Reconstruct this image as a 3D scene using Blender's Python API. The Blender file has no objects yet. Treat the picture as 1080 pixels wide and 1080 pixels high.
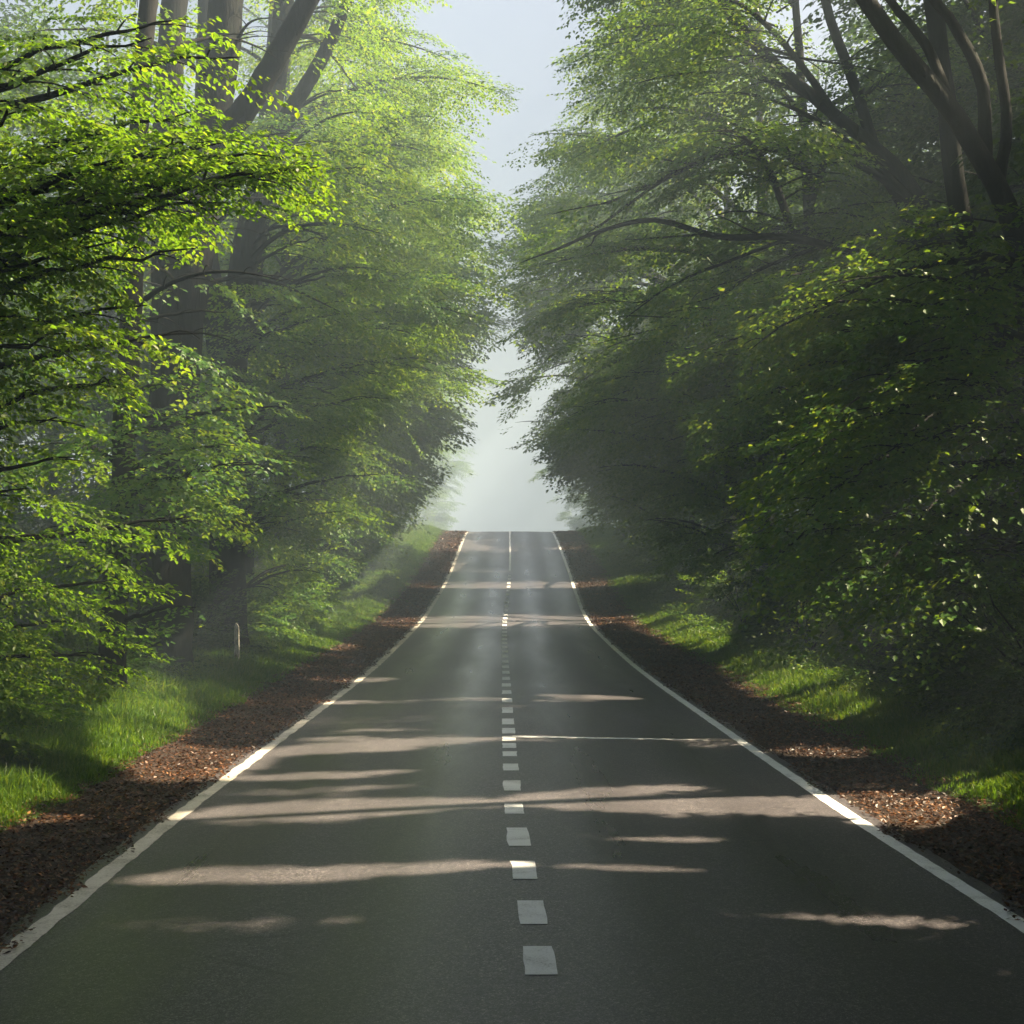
import bpy, math, random
import numpy as np
from mathutils import Vector

rng = np.random.default_rng(11)
random.seed(11)
sc = bpy.context.scene
C = sc.collection
PI = math.pi

# ------------------------------------------------------------------ camera
F = 1500.0                       # focal length in photo pixels (1080 wide)
CAMH = 2.29
HOR = 607.0                      # picture row of the horizon
PITCH = math.atan((HOR - 540) / F)
cam = bpy.data.cameras.new("camera")
cam.sensor_width = 36.0
cam.lens = 36.0 * F / 1080
cam.clip_start = 0.1
cam.clip_end = 3000
camo = bpy.data.objects.new("camera", cam)
C.objects.link(camo)
camo.location = (0, 0, CAMH)
camo.rotation_euler = (PI / 2 + PITCH, 0, 0)
sc.camera = camo
CP, SP = math.cos(PITCH), math.sin(PITCH)


def P(px, py, Y):
    """world point at depth Y seen at picture position px, py"""
    u, v = (px - 540) / F, (540 - py) / F
    d = (u, CP - v * SP, SP + v * CP)
    t = Y / d[1]
    return np.array((u * t, Y, CAMH + d[2] * t))


def proj(p):
    x, y, z = p[..., 0], p[..., 1], p[..., 2] - CAMH
    f = np.maximum(y * CP + z * SP, 0.05)
    up = -y * SP + z * CP
    return 540 + F * x / f, 540 - F * up / f


# ------------------------------------------------------------------ road profile
_zy = np.array([-60, 0, 30, 36, 44, 50, 55.8, 61.5, 67, 72.7, 84, 95, 103, 108, 114, 122, 140, 200, 400, 900])
_zz = np.array([0, 0, 0, .05, .21, .36, .58, .96, 1.45, 2.0, 3.25, 4.50, 5.28, 5.62, 5.74, 5.62, 4.9, 2.6, 0.4, 0])
_yy = np.linspace(-60, 900, 1921)
_pz = np.interp(_yy, _zy, _zz)
_k = np.hanning(13); _k /= _k.sum()
_pz = np.convolve(np.pad(_pz, 6, mode='edge'), _k, mode='valid')
_xy = np.array([-60, 0, 8.5, 9.7, 11, 12.4, 13.9, 15.4, 19.3, 30, 40, 52, 61, 75, 84, 105, 900])
_xx = np.array([.25, .25, .17, .135, .09, .05, .014, 0, -.04, -.12, -.20, -.28, -.25, -.12, -.11, -.16, -.16])
_px = np.interp(_yy, _xy, _xx)
_px = np.convolve(np.pad(_px, 6, mode='edge'), _k, mode='valid')


def zr(y): return np.interp(y, _yy, _pz)
def xc(y): return np.interp(y, _yy, _px)


def hnoise(x, y, s=1.0):
    x = np.asarray(x) * s; y = np.asarray(y) * s
    return (np.sin(x * 1.7 + 1.3 * np.sin(y * 1.1)) + np.sin(y * 2.3 + 1.7 * np.sin(x * .9 + 2)) +
            .5 * np.sin(x * 4.1 + y * 3.3) + .5 * np.sin(x * -3.7 + y * 5.1 + 1)) / 3


def dirt_w(y):
    return np.interp(y, [0, 14, 22, 34, 60, 120], [1.2, 1.28, 1.45, 1.75, 1.75, 1.7])


def sm(a, b, t):
    t = np.clip((t - a) / (b - a), 0, 1)
    return t * t * (3 - 2 * t)


def gz(x, y):
    """height of the ground sheet"""
    s = np.abs(np.asarray(x) - xc(y))
    far = sm(5, 9, s)
    return zr(y) - .045 + .05 * sm(3.4, 4.6, s) + .25 * sm(4.4, 7.5, s) + .18 * far * hnoise(x, y, .55) + .8 * sm(9, 30, s)


# ------------------------------------------------------------------ sun
AZ, EL = math.radians(78), math.radians(47)
S = np.array((math.sin(AZ) * math.cos(EL), math.cos(AZ) * math.cos(EL), math.sin(EL)))
sun = bpy.data.lights.new("sun", 'SUN')
sun.energy = 5.0
sun.angle = math.radians(0.8)
sun.color = (1.0, .83, .56)
suno = bpy.data.objects.new("sun", sun)
C.objects.link(suno)
suno.location = (30, 10, 40)
suno.rotation_euler = Vector(-S).to_track_quat('-Z', 'Y').to_euler()

w = bpy.data.worlds.new("World")
sc.world = w
w.use_nodes = True
nt = w.node_tree
bg = nt.nodes['Background']
sky = nt.nodes.new('ShaderNodeTexSky')
sky.sky_type = 'NISHITA'
sky.sun_disc = False
sky.sun_elevation = EL
sky.sun_rotation = AZ
sky.air_density = 0.8
sky.dust_density = 10.0
sky.ozone_density = 1.0
nt.links.new(sky.outputs['Color'], bg.inputs['Color'])
bg.inputs['Strength'].default_value = 0.05

sc.view_settings.view_transform = 'Standard'
sc.view_settings.look = 'None'
sc.view_settings.exposure = 2.62
sc.view_settings.gamma = 1
sc.render.engine = 'CYCLES'
cy = sc.cycles
cy.max_bounces = 6
cy.diffuse_bounces = 3
cy.glossy_bounces = 2
cy.transmission_bounces = 3
cy.transparent_max_bounces = 4
cy.volume_bounces = 1
cy.use_denoising = True
cy.caustics_reflective = False
cy.caustics_refractive = False
cy.sample_clamp_indirect = 4

# ------------------------------------------------------------------ materials


def mat(name):
    m = bpy.data.materials.new(name)
    m.use_nodes = True
    n = m.node_tree
    return m, n, n.nodes['Principled BSDF'], n.nodes['Material Output']


def ramp(n, fac, stops):
    r = n.nodes.new('ShaderNodeValToRGB')
    e = r.color_ramp.elements
    e[0].position, e[0].color = stops[0][0], (*stops[0][1], 1)
    e[1].position, e[1].color = stops[-1][0], (*stops[-1][1], 1)
    for p, c in stops[1:-1]:
        k = e.new(p); k.color = (*c, 1)
    n.links.new(fac, r.inputs[0])
    return r.outputs[0]


def noise(n, scale, detail=4, rough=.55, vec=None, dist=0.0):
    t = n.nodes.new('ShaderNodeTexNoise')
    t.inputs['Scale'].default_value = scale
    t.inputs['Detail'].default_value = detail
    t.inputs['Roughness'].default_value = rough
    t.inputs['Distortion'].default_value = dist
    if vec is not None:
        n.links.new(vec, t.inputs['Vector'])
    return t.outputs['Fac']


def coords(n, scale=(1, 1, 1)):
    t = n.nodes.new('ShaderNodeTexCoord')
    m = n.nodes.new('ShaderNodeMapping')
    m.inputs['Scale'].default_value = scale
    n.links.new(t.outputs['Object'], m.inputs['Vector'])
    return m.outputs[0]


def mixc(n, fac, a, b, mode='MIX'):
    m = n.nodes.new('ShaderNodeMix')
    m.data_type = 'RGBA'; m.blend_type = mode
    for sock, val in ((m.inputs[0], fac), (m.inputs[6], a), (m.inputs[7], b)):
        if hasattr(val, 'is_linked'):
            n.links.new(val, sock)
        else:
            sock.default_value = val if not isinstance(val, tuple) else (*val, 1)
    return m.outputs[2]


def bump(n, bsdf, h, strength, dist):
    b = n.nodes.new('ShaderNodeBump')
    b.inputs['Strength'].default_value = strength
    b.inputs['Distance'].default_value = dist
    n.links.new(h, b.inputs['Height'])
    n.links.new(b.outputs[0], bsdf.inputs['Normal'])


def leaf_material(name, stops, tstops, fac=.45, gloss=.22):
    m, n, b, out = mat(name)
    a = n.nodes.new('ShaderNodeAttribute'); a.attribute_name = 'tint'
    col = ramp(n, a.outputs['Fac'], stops)
    tc = ramp(n, a.outputs['Fac'], tstops)
    n.links.new(col, b.inputs['Base Color'])
    b.inputs['Roughness'].default_value = .42
    b.inputs['Specular IOR Level'].default_value = gloss
    t = n.nodes.new('ShaderNodeBsdfTranslucent')
    n.links.new(tc, t.inputs['Color'])
    x = n.nodes.new('ShaderNodeMixShader')
    x.inputs[0].default_value = fac
    n.links.new(b.outputs[0], x.inputs[1])
    n.links.new(t.outputs[0], x.inputs[2])
    n.links.new(x.outputs[0], out.inputs['Surface'])
    return m


M = {}
M['leaf'] = leaf_material('leaf', [(0, (.036, .100, .015)), (.6, (.064, .152, .020)), (1, (.11, .19, .024))],
                          [(0, (.11, .215, .014)), (.6, (.195, .305, .018)), (1, (.32, .37, .03))])
M['leaf_young'] = leaf_material('leaf_young', [(0, (.045, .095, .012)), (.6, (.075, .13, .014)), (1, (.12, .15, .02))],
                                [(0, (.13, .27, .014)), (.6, (.22, .38, .016)), (1, (.34, .43, .02))], .58)
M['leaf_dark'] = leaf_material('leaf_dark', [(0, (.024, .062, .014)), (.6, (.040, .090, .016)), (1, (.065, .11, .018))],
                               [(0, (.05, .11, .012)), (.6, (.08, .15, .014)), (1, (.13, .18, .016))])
M['grass'] = leaf_material('grass', [(0, (.045, .10, .014)), (.6, (.075, .15, .018)), (1, (.13, .17, .03))],
                           [(0, (.10, .22, .012)), (.6, (.18, .30, .015)), (1, (.30, .34, .03))], .45, .25)
M['litter'] = leaf_material('litter', [(0, (.022, .012, .008)), (.5, (.075, .034, .018)), (.85, (.19, .080, .030)), (1, (.34, .17, .07))],
                            [(0, (.01, .005, .003)), (.6, (.08, .03, .01)), (1, (.20, .09, .03))], .2, .3)

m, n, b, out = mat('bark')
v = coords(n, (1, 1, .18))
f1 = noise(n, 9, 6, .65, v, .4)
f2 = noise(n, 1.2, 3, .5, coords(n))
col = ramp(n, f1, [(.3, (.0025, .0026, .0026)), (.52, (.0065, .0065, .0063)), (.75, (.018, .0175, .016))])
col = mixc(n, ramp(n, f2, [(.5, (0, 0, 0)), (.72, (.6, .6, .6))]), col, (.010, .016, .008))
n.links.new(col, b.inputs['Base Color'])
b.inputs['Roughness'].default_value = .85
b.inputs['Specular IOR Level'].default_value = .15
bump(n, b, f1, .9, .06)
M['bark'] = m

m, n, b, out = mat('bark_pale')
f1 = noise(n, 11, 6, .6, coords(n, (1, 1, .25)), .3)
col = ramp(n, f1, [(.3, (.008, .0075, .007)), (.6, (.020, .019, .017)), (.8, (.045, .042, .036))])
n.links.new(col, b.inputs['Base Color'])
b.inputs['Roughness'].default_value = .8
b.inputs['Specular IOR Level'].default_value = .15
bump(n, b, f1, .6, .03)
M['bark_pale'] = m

m, n, b, out = mat('asphalt')
v = coords(n)
grit = noise(n, 120, 3, .75, v)
mid = noise(n, 9, 5, .6, v)
big = noise(n, .55, 4, .55, coords(n, (1, .25, 1)), .6)
patch = noise(n, 1.6, 5, .6, coords(n, (1, .12, 1)), .3)
vo = n.nodes.new('ShaderNodeTexVoronoi'); vo.inputs['Scale'].default_value = 62
n.links.new(v, vo.inputs['Vector'])
stone = ramp(n, vo.outputs['Color'], [(.15, (.45, .44, .46)), (.6, (.85, .84, .86)), (.9, (1.9, 1.8, 1.7))])
col = ramp(n, grit, [(.36, (.040, .037, .045)), (.50, (.118, .109, .128)), (.58, (.19, .180, .19)), (.66, (.46, .44, .43))])
col = mixc(n, .75, col, stone, 'MULTIPLY')
col = mixc(n, .6, col, ramp(n, big, [(.3, (.55, .55, .55)), (.7, (1, 1, 1))]), 'MULTIPLY')
col = mixc(n, .35, col, ramp(n, mid, [(.3, (.5, .5, .5)), (.7, (1, 1, 1))]), 'MULTIPLY')
# wheel tracks: polished bands along both lanes
sep = n.nodes.new('ShaderNodeSeparateXYZ'); n.links.new(v, sep.inputs[0])
def mth(op, a, b_=None):
    q = n.nodes.new('ShaderNodeMath'); q.operation = op
    for k_, val in enumerate((a, b_)):
        if val is None: continue
        if hasattr(val, 'is_linked'): n.links.new(val, q.inputs[k_])
        else: q.inputs[k_].default_value = val
    return q.outputs[0]
tr_ = mth('COSINE', mth('MULTIPLY', mth('SUBTRACT', mth('ABSOLUTE', sep.outputs[0]), .85), 2 * PI / 1.5))
tr_ = mth('ADD', mth('MULTIPLY', tr_, .5), .5)
tr_ = mth('MULTIPLY', tr_, ramp(n, patch, [(.3, (.4, .4, .4)), (.65, (1, 1, 1))]))
col = mixc(n, mth('MULTIPLY', tr_, .28), col, (.055, .051, .061))
# fine cracks
cr = n.nodes.new('ShaderNodeTexVoronoi'); cr.feature = 'DISTANCE_TO_EDGE'; cr.inputs['Scale'].default_value = .42
wv = n.nodes.new('ShaderNodeTexNoise'); wv.inputs['Scale'].default_value = 2.5; wv.inputs['Detail'].default_value = 5
n.links.new(v, wv.inputs['Vector'])
n.links.new(mixc(n, .06, v, wv.outputs['Color'], 'ADD'), cr.inputs['Vector'])
cm = ramp(n, cr.outputs['Distance'], [(0, (1, 1, 1)), (.006, (0, 0, 0))])
cm = mixc(n, 1.0, cm, ramp(n, patch, [(.46, (0, 0, 0)), (.58, (.45, .45, .45))]), 'MULTIPLY')
col = mixc(n, cm, col, (.015, .014, .014))
n.links.new(col, b.inputs['Base Color'])
ro = mth('SUBTRACT', mth('ADD', .33, mth('MULTIPLY', big, .20)), mth('MULTIPLY', tr_, .17))
n.links.new(ro, b.inputs['Roughness'])
b.inputs['Specular IOR Level'].default_value = .5
bump(n, b, mth('ADD', grit, mth('MULTIPLY', vo.outputs['Distance'], -.4)), .25, .005)
M['asphalt'] = m


def paint(name, base, dirt, thr):
    m, n, b, out = mat(name)
    v = coords(n)
    a = noise(n, 60, 4, .7, v)
    c = noise(n, 3.2, 5, .65, v, .5)
    k = mixc(n, .5, a, c, 'MIX')
    col = ramp(n, k, [(thr - .07, dirt), (thr, tuple(.6 * x + .4 * y for x, y in zip(base, dirt))), (thr + .10, base)])
    n.links.new(col, b.inputs['Base Color'])
    b.inputs['Roughness'].default_value = .6
    bump(n, b, a, .2, .004)
    return m


M['paint'] = paint('road_paint', (.86, .86, .87), (.34, .33, .32), .41)
M['paint_worn'] = paint('worn_road_paint', (.66, .61, .54), (.16, .13, .10), .44)

m, n, b, out = mat('forest_floor')
f1 = noise(n, 14, 6, .7, coords(n)); f2 = noise(n, .6, 3, .5, coords(n))
col = ramp(n, f1, [(.3, (.010, .008, .005)), (.55, (.030, .021, .013)), (.75, (.060, .042, .022))])
col = mixc(n, ramp(n, f2, [(.42, (0, 0, 0)), (.62, (.8, .8, .8))]), col, (.016, .030, .008))
n.links.new(col, b.inputs['Base Color']); b.inputs['Roughness'].default_value = .95
bump(n, b, f1, .8, .05)
M['floor'] = m

m, n, b, out = mat('dirt')
f1 = noise(n, 38, 6, .75, coords(n)); f2 = noise(n, 1.5, 4, .6, coords(n))
col = ramp(n, f1, [(.3, (.012, .007, .005)), (.52, (.040, .021, .013)), (.7, (.085, .045, .026)), (.8, (.16, .10, .06))])
col = mixc(n, .5, col, ramp(n, f2, [(.3, (.5, .5, .5)), (.7, (1, 1, 1))]), 'MULTIPLY')
n.links.new(col, b.inputs['Base Color']); b.inputs['Roughness'].default_value = .9
bump(n, b, f1, .9, .03)
M['dirt'] = m

m, n, b, out = mat('turf')
f1 = noise(n, 30, 6, .7, coords(n))
col = ramp(n, f1, [(.3, (.018, .040, .008)), (.55, (.040, .090, .012)), (.75, (.07, .13, .02))])
n.links.new(col, b.inputs['Base Color']); b.inputs['Roughness'].default_value = .9
bump(n, b, f1, .9, .06)
M['turf'] = m

m, n, b, out = mat('weathered_post')
f1 = noise(n, 14, 5, .7, coords(n, (1, 1, .35)), .4)
col = ramp(n, f1, [(.38, (.10, .09, .06)), (.5, (.34, .33, .28)), (.62, (.62, .61, .56))])
n.links.new(col, b.inputs['Base Color']); b.inputs['Roughness'].default_value = .75
bump(n, b, f1, .4, .01)
M['post'] = m

# ------------------------------------------------------------------ mesh helpers


def mesh(name, V, faces, material, tint=None, smooth=False):
    """faces: list of (k, n) index arrays"""
    me = bpy.data.meshes.new(name)
    V = np.ascontiguousarray(V, dtype=np.float32)
    idx = np.concatenate([f.ravel() for f in faces]).astype(np.int32)
    cnt = np.concatenate([np.full(len(f), f.shape[1], np.int32) for f in faces])
    me.vertices.add(len(V)); me.vertices.foreach_set('co', V.ravel())
    me.loops.add(len(idx)); me.loops.foreach_set('vertex_index', idx)
    me.polygons.add(len(cnt))
    me.polygons.foreach_set('loop_start', np.concatenate(([0], np.cumsum(cnt)[:-1])).astype(np.int32))
    me.update(calc_edges=True)
    me.polygons.foreach_set('use_smooth', np.full(len(cnt), bool(smooth)))
    if tint is not None:
        a = me.attributes.new('tint', 'FLOAT', 'FACE')
        a.data.foreach_set('value', np.ascontiguousarray(tint, dtype=np.float32))
    me.materials.append(material)
    return me


def link(name, me, parent=None):
    o = bpy.data.objects.new(name, me)
    C.objects.link(o)
    if parent:
        o.parent = parent
    return o


def root(name, loc, label, cat, group=None):
    o = bpy.data.objects.new(name, None)
    C.objects.link(o)
    o.location = loc
    o.empty_display_size = .3
    o['label'] = label; o['category'] = cat
    if group:
        o['group'] = group
    return o


class Tubes:
    """collects tapered tubes into one mesh"""
    def __init__(self): self.V = []; self.F = []; self.K = []; self.n = 0

    def thin_all(self, test, rmax=.2):
        P_ = np.concatenate([q[5] for q in self.K]); own = np.repeat(np.arange(len(self.K)), [len(q[5]) for q in self.K])
        hit = np.zeros(len(self.K), bool); hit[own[test(P_)]] = True
        drop = hit & (np.array([q[2] for q in self.K]) < rmax)
        for a in ('V', 'F', 'K'):
            setattr(self, a, [q for q, d in zip(getattr(self, a), drop) if not d])

    def thin(self, test, rmax=.13):
        mid = np.array([q[3] for q in self.K]); tip = np.array([q[4] for q in self.K])
        drop = (test(mid) | test(tip)) & (np.array([q[2] for q in self.K]) < rmax)
        for a in ('V', 'F', 'K'):
            setattr(self, a, [q for q, d in zip(getattr(self, a), drop) if not d])

    def add(self, pts, rad, k=8, flare=0, bark=0.0):
        pts = np.asarray(pts, float); rad = np.asarray(rad, float)
        m = len(pts)
        T = np.gradient(pts, axis=0); T /= np.linalg.norm(T, axis=1)[:, None] + 1e-9
        ref = np.array((0, 1, 0)) if abs(T[0][1]) < .8 else np.array((1, 0, 0))
        A = np.cross(T, ref); A /= np.linalg.norm(A, axis=1)[:, None] + 1e-9
        B = np.cross(T, A)
        th = np.linspace(0, 2 * PI, k, endpoint=False)
        r = rad[:, None] * np.ones(k)
        if bark:
            ph = rng.uniform(0, 6, 3)
            zz = np.arange(m)[:, None]
            r = r * (1 + bark * (np.sin(3 * th + ph[0] + .3 * zz) + .7 * np.sin(5 * th + ph[1] - .2 * zz)))
        if flare:
            r[0] *= 1 + flare * (1 + .5 * np.sin(4 * th + 1)); 
            if m > 3: r[1] *= 1 + flare * .3
        V = pts[:, None, :] + r[..., None] * (np.cos(th)[None, :, None] * A[:, None] + np.sin(th)[None, :, None] * B[:, None])
        i = np.arange(m - 1)[:, None] * k; j = np.arange(k)[None]; j2 = (j + 1) % k
        f = np.stack([i + j, i + j2, i + k + j2, i + k + j], -1).reshape(-1, 4) + self.n
        self.V.append(V.reshape(-1, 3)); self.F.append(f - self.n); self.K.append((m, k, float(rad.max()), pts[len(pts) // 2], pts[-1], pts)); self.n += m * k


    def build(self, name, material, parent, off):
        st = np.concatenate(([0], np.cumsum([len(q) for q in self.V])[:-1]))
        me = mesh(name, np.concatenate(self.V) - off, [np.concatenate([q + d for q, d in zip(self.F, st)])], material, smooth=True)
        return link(name, me, parent)


def bez(p0, p1, p2, p3, k):
    t = np.linspace(0, 1, k)[:, None]
    return (1 - t)**3 * p0 + 3 * (1 - t)**2 * t * p1 + 3 * (1 - t) * t * t * p2 + t**3 * p3


def spline(pts, k):
    """Catmull-Rom through points"""
    pts = np.asarray(pts, float)
    q = np.vstack([2 * pts[0] - pts[1], pts, 2 * pts[-1] - pts[-2]])
    out = []
    seg = len(pts) - 1
    for s in np.linspace(0, seg - 1e-6, k):
        i = int(s); t = s - i
        a, b_, c, d = q[i], q[i + 1], q[i + 2], q[i + 3]
        out.append(.5 * ((2 * b_) + (c - a) * t + (2 * a - 5 * b_ + 4 * c - d) * t * t + (3 * b_ - a - 3 * c + d) * t**3))
    return np.array(out)


# ------------------------------------------------------------------ leaf sprays
def make_spray(L=1.5, W=.75, nt=10, step=.075, leaf=.085):
    """a flat fan of leafy twigs along +x; returns leaf position, direction, normal, size"""
    pos, dr, nr, sz = [], [], [], []
    lines = [((0, 0, 0), (L, 0, -.14 * L))]

    def leaves(base, d, ln, first=.06):
        t = first; side = 1
        while t < ln:
            p = base + d * t; p = p + np.array((0, 0, -.10 * t * t))
            a = side * rng.uniform(.55, 1.15)
            dd = np.array((d[0] * math.cos(a) - d[1] * math.sin(a), d[0] * math.sin(a) + d[1] * math.cos(a), rng.normal(-.28, .22)))
            dd /= np.linalg.norm(dd)
            nn = np.array((rng.normal(0, .30), rng.normal(0, .30), 1))
            pos.append(p); dr.append(dd); nr.append(nn); sz.append(leaf * rng.uniform(.65, 1.2))
            t += step * rng.uniform(.7, 1.3); side = -side
        p = base + d * ln; p = p + np.array((0, 0, -.10 * ln * ln))
        pos.append(p); dr.append(d + np.array((0, 0, -.25))); nr.append(np.array((rng.normal(0, .2), rng.normal(0, .2), 1))); sz.append(leaf)
    for i in range(nt):
        t = (i + .6) / nt
        base = np.array((L * t, 0, -.14 * L * t * t))
        side = 1 if i % 2 else -1
        a = side * (1.0 - .45 * t + rng.normal(0, .12))
        ln = W * (.30 + .8 * math.sin(PI * min(1, .22 + .72 * t))) * rng.uniform(.75, 1.15)
        d = np.array((math.cos(a), math.sin(a), -.05 + rng.normal(0, .07)))
        leaves(base, d, ln)
    leaves(np.array((L * .55, 0, -.05 * L)), np.array((1, 0, -.15)), L * .5)
    pos = np.array(pos); dr = np.array(dr); nr = np.array(nr); sz = np.array(sz)
    dr /= np.linalg.norm(dr, axis=1)[:, None]
    return pos, dr, nr, sz


LOD = [
    [make_spray(1.3, .60, 12, .050, .070) for _ in range(6)],
    [make_spray(1.5, .72, 10, .085, .115) for _ in range(6)],
    [make_spray(1.9, .95, 8, .15, .20) for _ in range(6)],
    [make_spray(2.6, 1.4, 7, .30, .42) for _ in range(5)],
]
# ground-cover plant: leaves of small rounded plants, pointing up and out
def frames(axis, up):
    X = axis / (np.linalg.norm(axis, axis=1)[:, None] + 1e-9)
    Y = np.cross(up, X); Y /= np.linalg.norm(Y, axis=1)[:, None] + 1e-9
    Z = np.cross(X, Y)
    return np.stack([X, Y, Z], -1)


def sprays_to_leaves(org, axis, up, scale, lod):
    """place a random spray at every origin -> leaf arrays (p, d, n, s)"""
    Ps, Ds, Ns, Ss = [], [], [], []
    R = frames(axis, up)
    pick = rng.integers(0, len(LOD[lod]), len(org))
    for k, (p, d, nn, s) in enumerate(LOD[lod]):
        q = np.where(pick == k)[0]
        if not len(q):
            continue
        r = R[q]
        mir = np.where(rng.random(len(q)) < .5, -1., 1.)
        mm = np.ones((len(q), 1, 3)); mm[:, 0, 1] = mir
        Ps.append((org[q][:, None, :] + np.einsum('kij,kmj->kmi', r, p[None] * mm * scale[q][:, None, None])).reshape(-1, 3))
        Ds.append(np.einsum('kij,kmj->kmi', r, d[None] * mm).reshape(-1, 3))
        Ns.append(np.einsum('kij,kmj->kmi', r, nn[None] * mm).reshape(-1, 3))
        Ss.append(np.tile(s, len(q)))
    return [np.concatenate(a) for a in (Ps, Ds, Ns, Ss)]


def leaf_mesh(name, P_, D, N, s, lod, material, off, bright=0.0, wide=.33):
    m = len(P_)
    D = D + rng.normal(0, .12, D.shape); D /= np.linalg.norm(D, axis=1)[:, None]
    Sd = np.cross(N, D); Sd /= np.linalg.norm(Sd, axis=1)[:, None] + 1e-9
    Nn = np.cross(D, Sd)
    L = (s * rng.uniform(.85, 1.2, m))[:, None]
    P_ = P_ - off
    tint = np.clip(rng.beta(2, 2.2, m) + bright + .18 * hnoise(P_[:, 0] + P_[:, 2], P_[:, 1] + P_[:, 2] * .7, .9), 0, 1)
    if lod == 0:
        c = [P_, P_ + L * (.30 * D + wide * Sd + .07 * Nn), P_ + L * (.68 * D + wide * .78 * Sd + .04 * Nn), P_ + L * (D - .10 * Nn),
             P_ + L * (.68 * D - wide * .78 * Sd + .04 * Nn), P_ + L * (.30 * D - wide * Sd + .07 * Nn)]
        V = np.stack(c, 1).reshape(-1, 3)
        i = np.arange(m)[:, None] * 6
        f = np.concatenate([i + np.array([[0, 1, 2, 3]]), i + np.array([[0, 3, 4, 5]])], 1).reshape(-1, 4)
        return mesh(name, V, [f], material, np.repeat(tint, 2))
    c = [P_, P_ + L * (.42 * D + wide * Sd + .05 * Nn), P_ + L * D, P_ + L * (.42 * D - wide * Sd + .05 * Nn)]
    V = np.stack(c, 1).reshape(-1, 3)
    f = np.arange(m * 4).reshape(-1, 4)
    return mesh(name, V, [f], material, tint)


# ------------------------------------------------------------------ gaps in the canopy through which the sun falls
# each: picture x0, y0, x1, y1 of the middle of a sunlit streak on the ground, half height at both ends, openness
STREAKS = [
    (120, 812, 290, 800, 20, 14, 1), (250, 797, 530, 780, 7, 3, 1), (225, 824, 440, 816, 4, 3, .9),
    (200, 838, 430, 832, 3, 2, .8), (170, 864, 560, 848, 12, 6, 1), (520, 845, 745, 832, 5, 4, 1),
    (540, 852, 905, 850, 7, 10, 1), (850, 846, 1010, 860, 14, 18, 1), (590, 886, 780, 890, 2.5, 3, .95),
    (100, 932, 560, 916, 10, 8, .95), (540, 917, 750, 922, 3, 4, .95), (60, 985, 420, 972, 12, 6, .8),
    (760, 969, 1030, 978, 4, 6, 1), (380, 657, 660, 655, 5, 5, 1), (420, 618, 640, 617, 3, 3, .9),
    (450, 602, 620, 602, 1.5, 1.5, .8), (440, 590, 640, 588, 2, 2, .9), (450, 577, 640, 576, 1.5, 1.5, .8),
    (430, 563, 660, 562, 2, 2, 1), (560, 735, 680, 738, 1.5, 2, .9), (400, 575, 475, 566, 5, 5, 1), (600, 575, 680, 590, 4, 6, .9), (345, 640, 400, 612, 7, 6, 1), (620, 610, 700, 625, 4, 5, .8),
    (60, 790, 200, 770, 28, 24, 1), (320, 668, 410, 640, 12, 9, 1), (395, 610, 455, 582, 9, 7, 1),
    (660, 660, 740, 668, 6, 8, .9), (750, 706, 900, 760, 13, 16, .85), (650, 652, 760, 690, 7, 9, .9), (895, 765, 1020, 822, 12, 14, .55), (215, 740, 330, 690, 12, 9, .35), (980, 836, 1070, 850, 14, 14, .8),
]
# each: centre and radius of foliage that stands in open sun
SPOTS = [(P(640, 120, 41), 2.4), (P(575, 215, 42), 1.6), (P(720, 70, 40), 2.0), (P(650, 290, 39), 1.2), (P(560, 300, 48), 1.5), (P(95, 400, 14), 2.7), (P(300, 170, 14), 1.6), (P(200, 175, 14), 1.1), (P(90, 210, 13.5), 1.2), (P(50, 380, 14), 1.4), (P(120, 400, 14.5), .9), (P(50, 500, 14.5), 1.2), (P(60, 610, 16), 1.0), (P(110, 660, 17), .7), (P(130, 260, 14), 1.0), (P(20, 320, 13), 1.1),
         (P(190, 545, 22), .4), (P(250, 680, 32.5), .35), (P(230, 40, 14), .7), (P(60, 740, 17), .5),
         (P(440, 440, 47), 2.3), (P(360, 600, 42), 2.0), (P(440, 500, 50), 1.8), (P(925, 245, 21), .9), (P(860, 280, 22), .8), (P(1050, 40, 22), .6), (P(180, 560, 24), .8), (P(270, 490, 26), .6)]

_g = np.random.default_rng(5)
for qx, qy, qY in [(700, 400, 27), (760, 350, 27), (830, 330, 22), (880, 300, 21.5), (800, 420, 26), (850, 470, 20.8), (920, 430, 20.8), (870, 560, 20.3), (950, 540, 19.8), (1010, 480, 19.8), (900, 620, 20),
                     (990, 640, 19.3), (1040, 560, 19.2), (730, 480, 27), (770, 560, 26.5), (740, 620, 27), (640, 300, 38), (600, 270, 39), (690, 340, 37), (620, 360, 40), (580, 210, 40), (700, 250, 36), (760, 290, 33), (640, 180, 40), (960, 700, 18.5)]:
    SPOTS.append((P(qx + _g.normal(0, 8), qy + _g.normal(0, 8), qY), _g.uniform(.3, .6) * (1 if qY < 30 else 1.5)))


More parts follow.
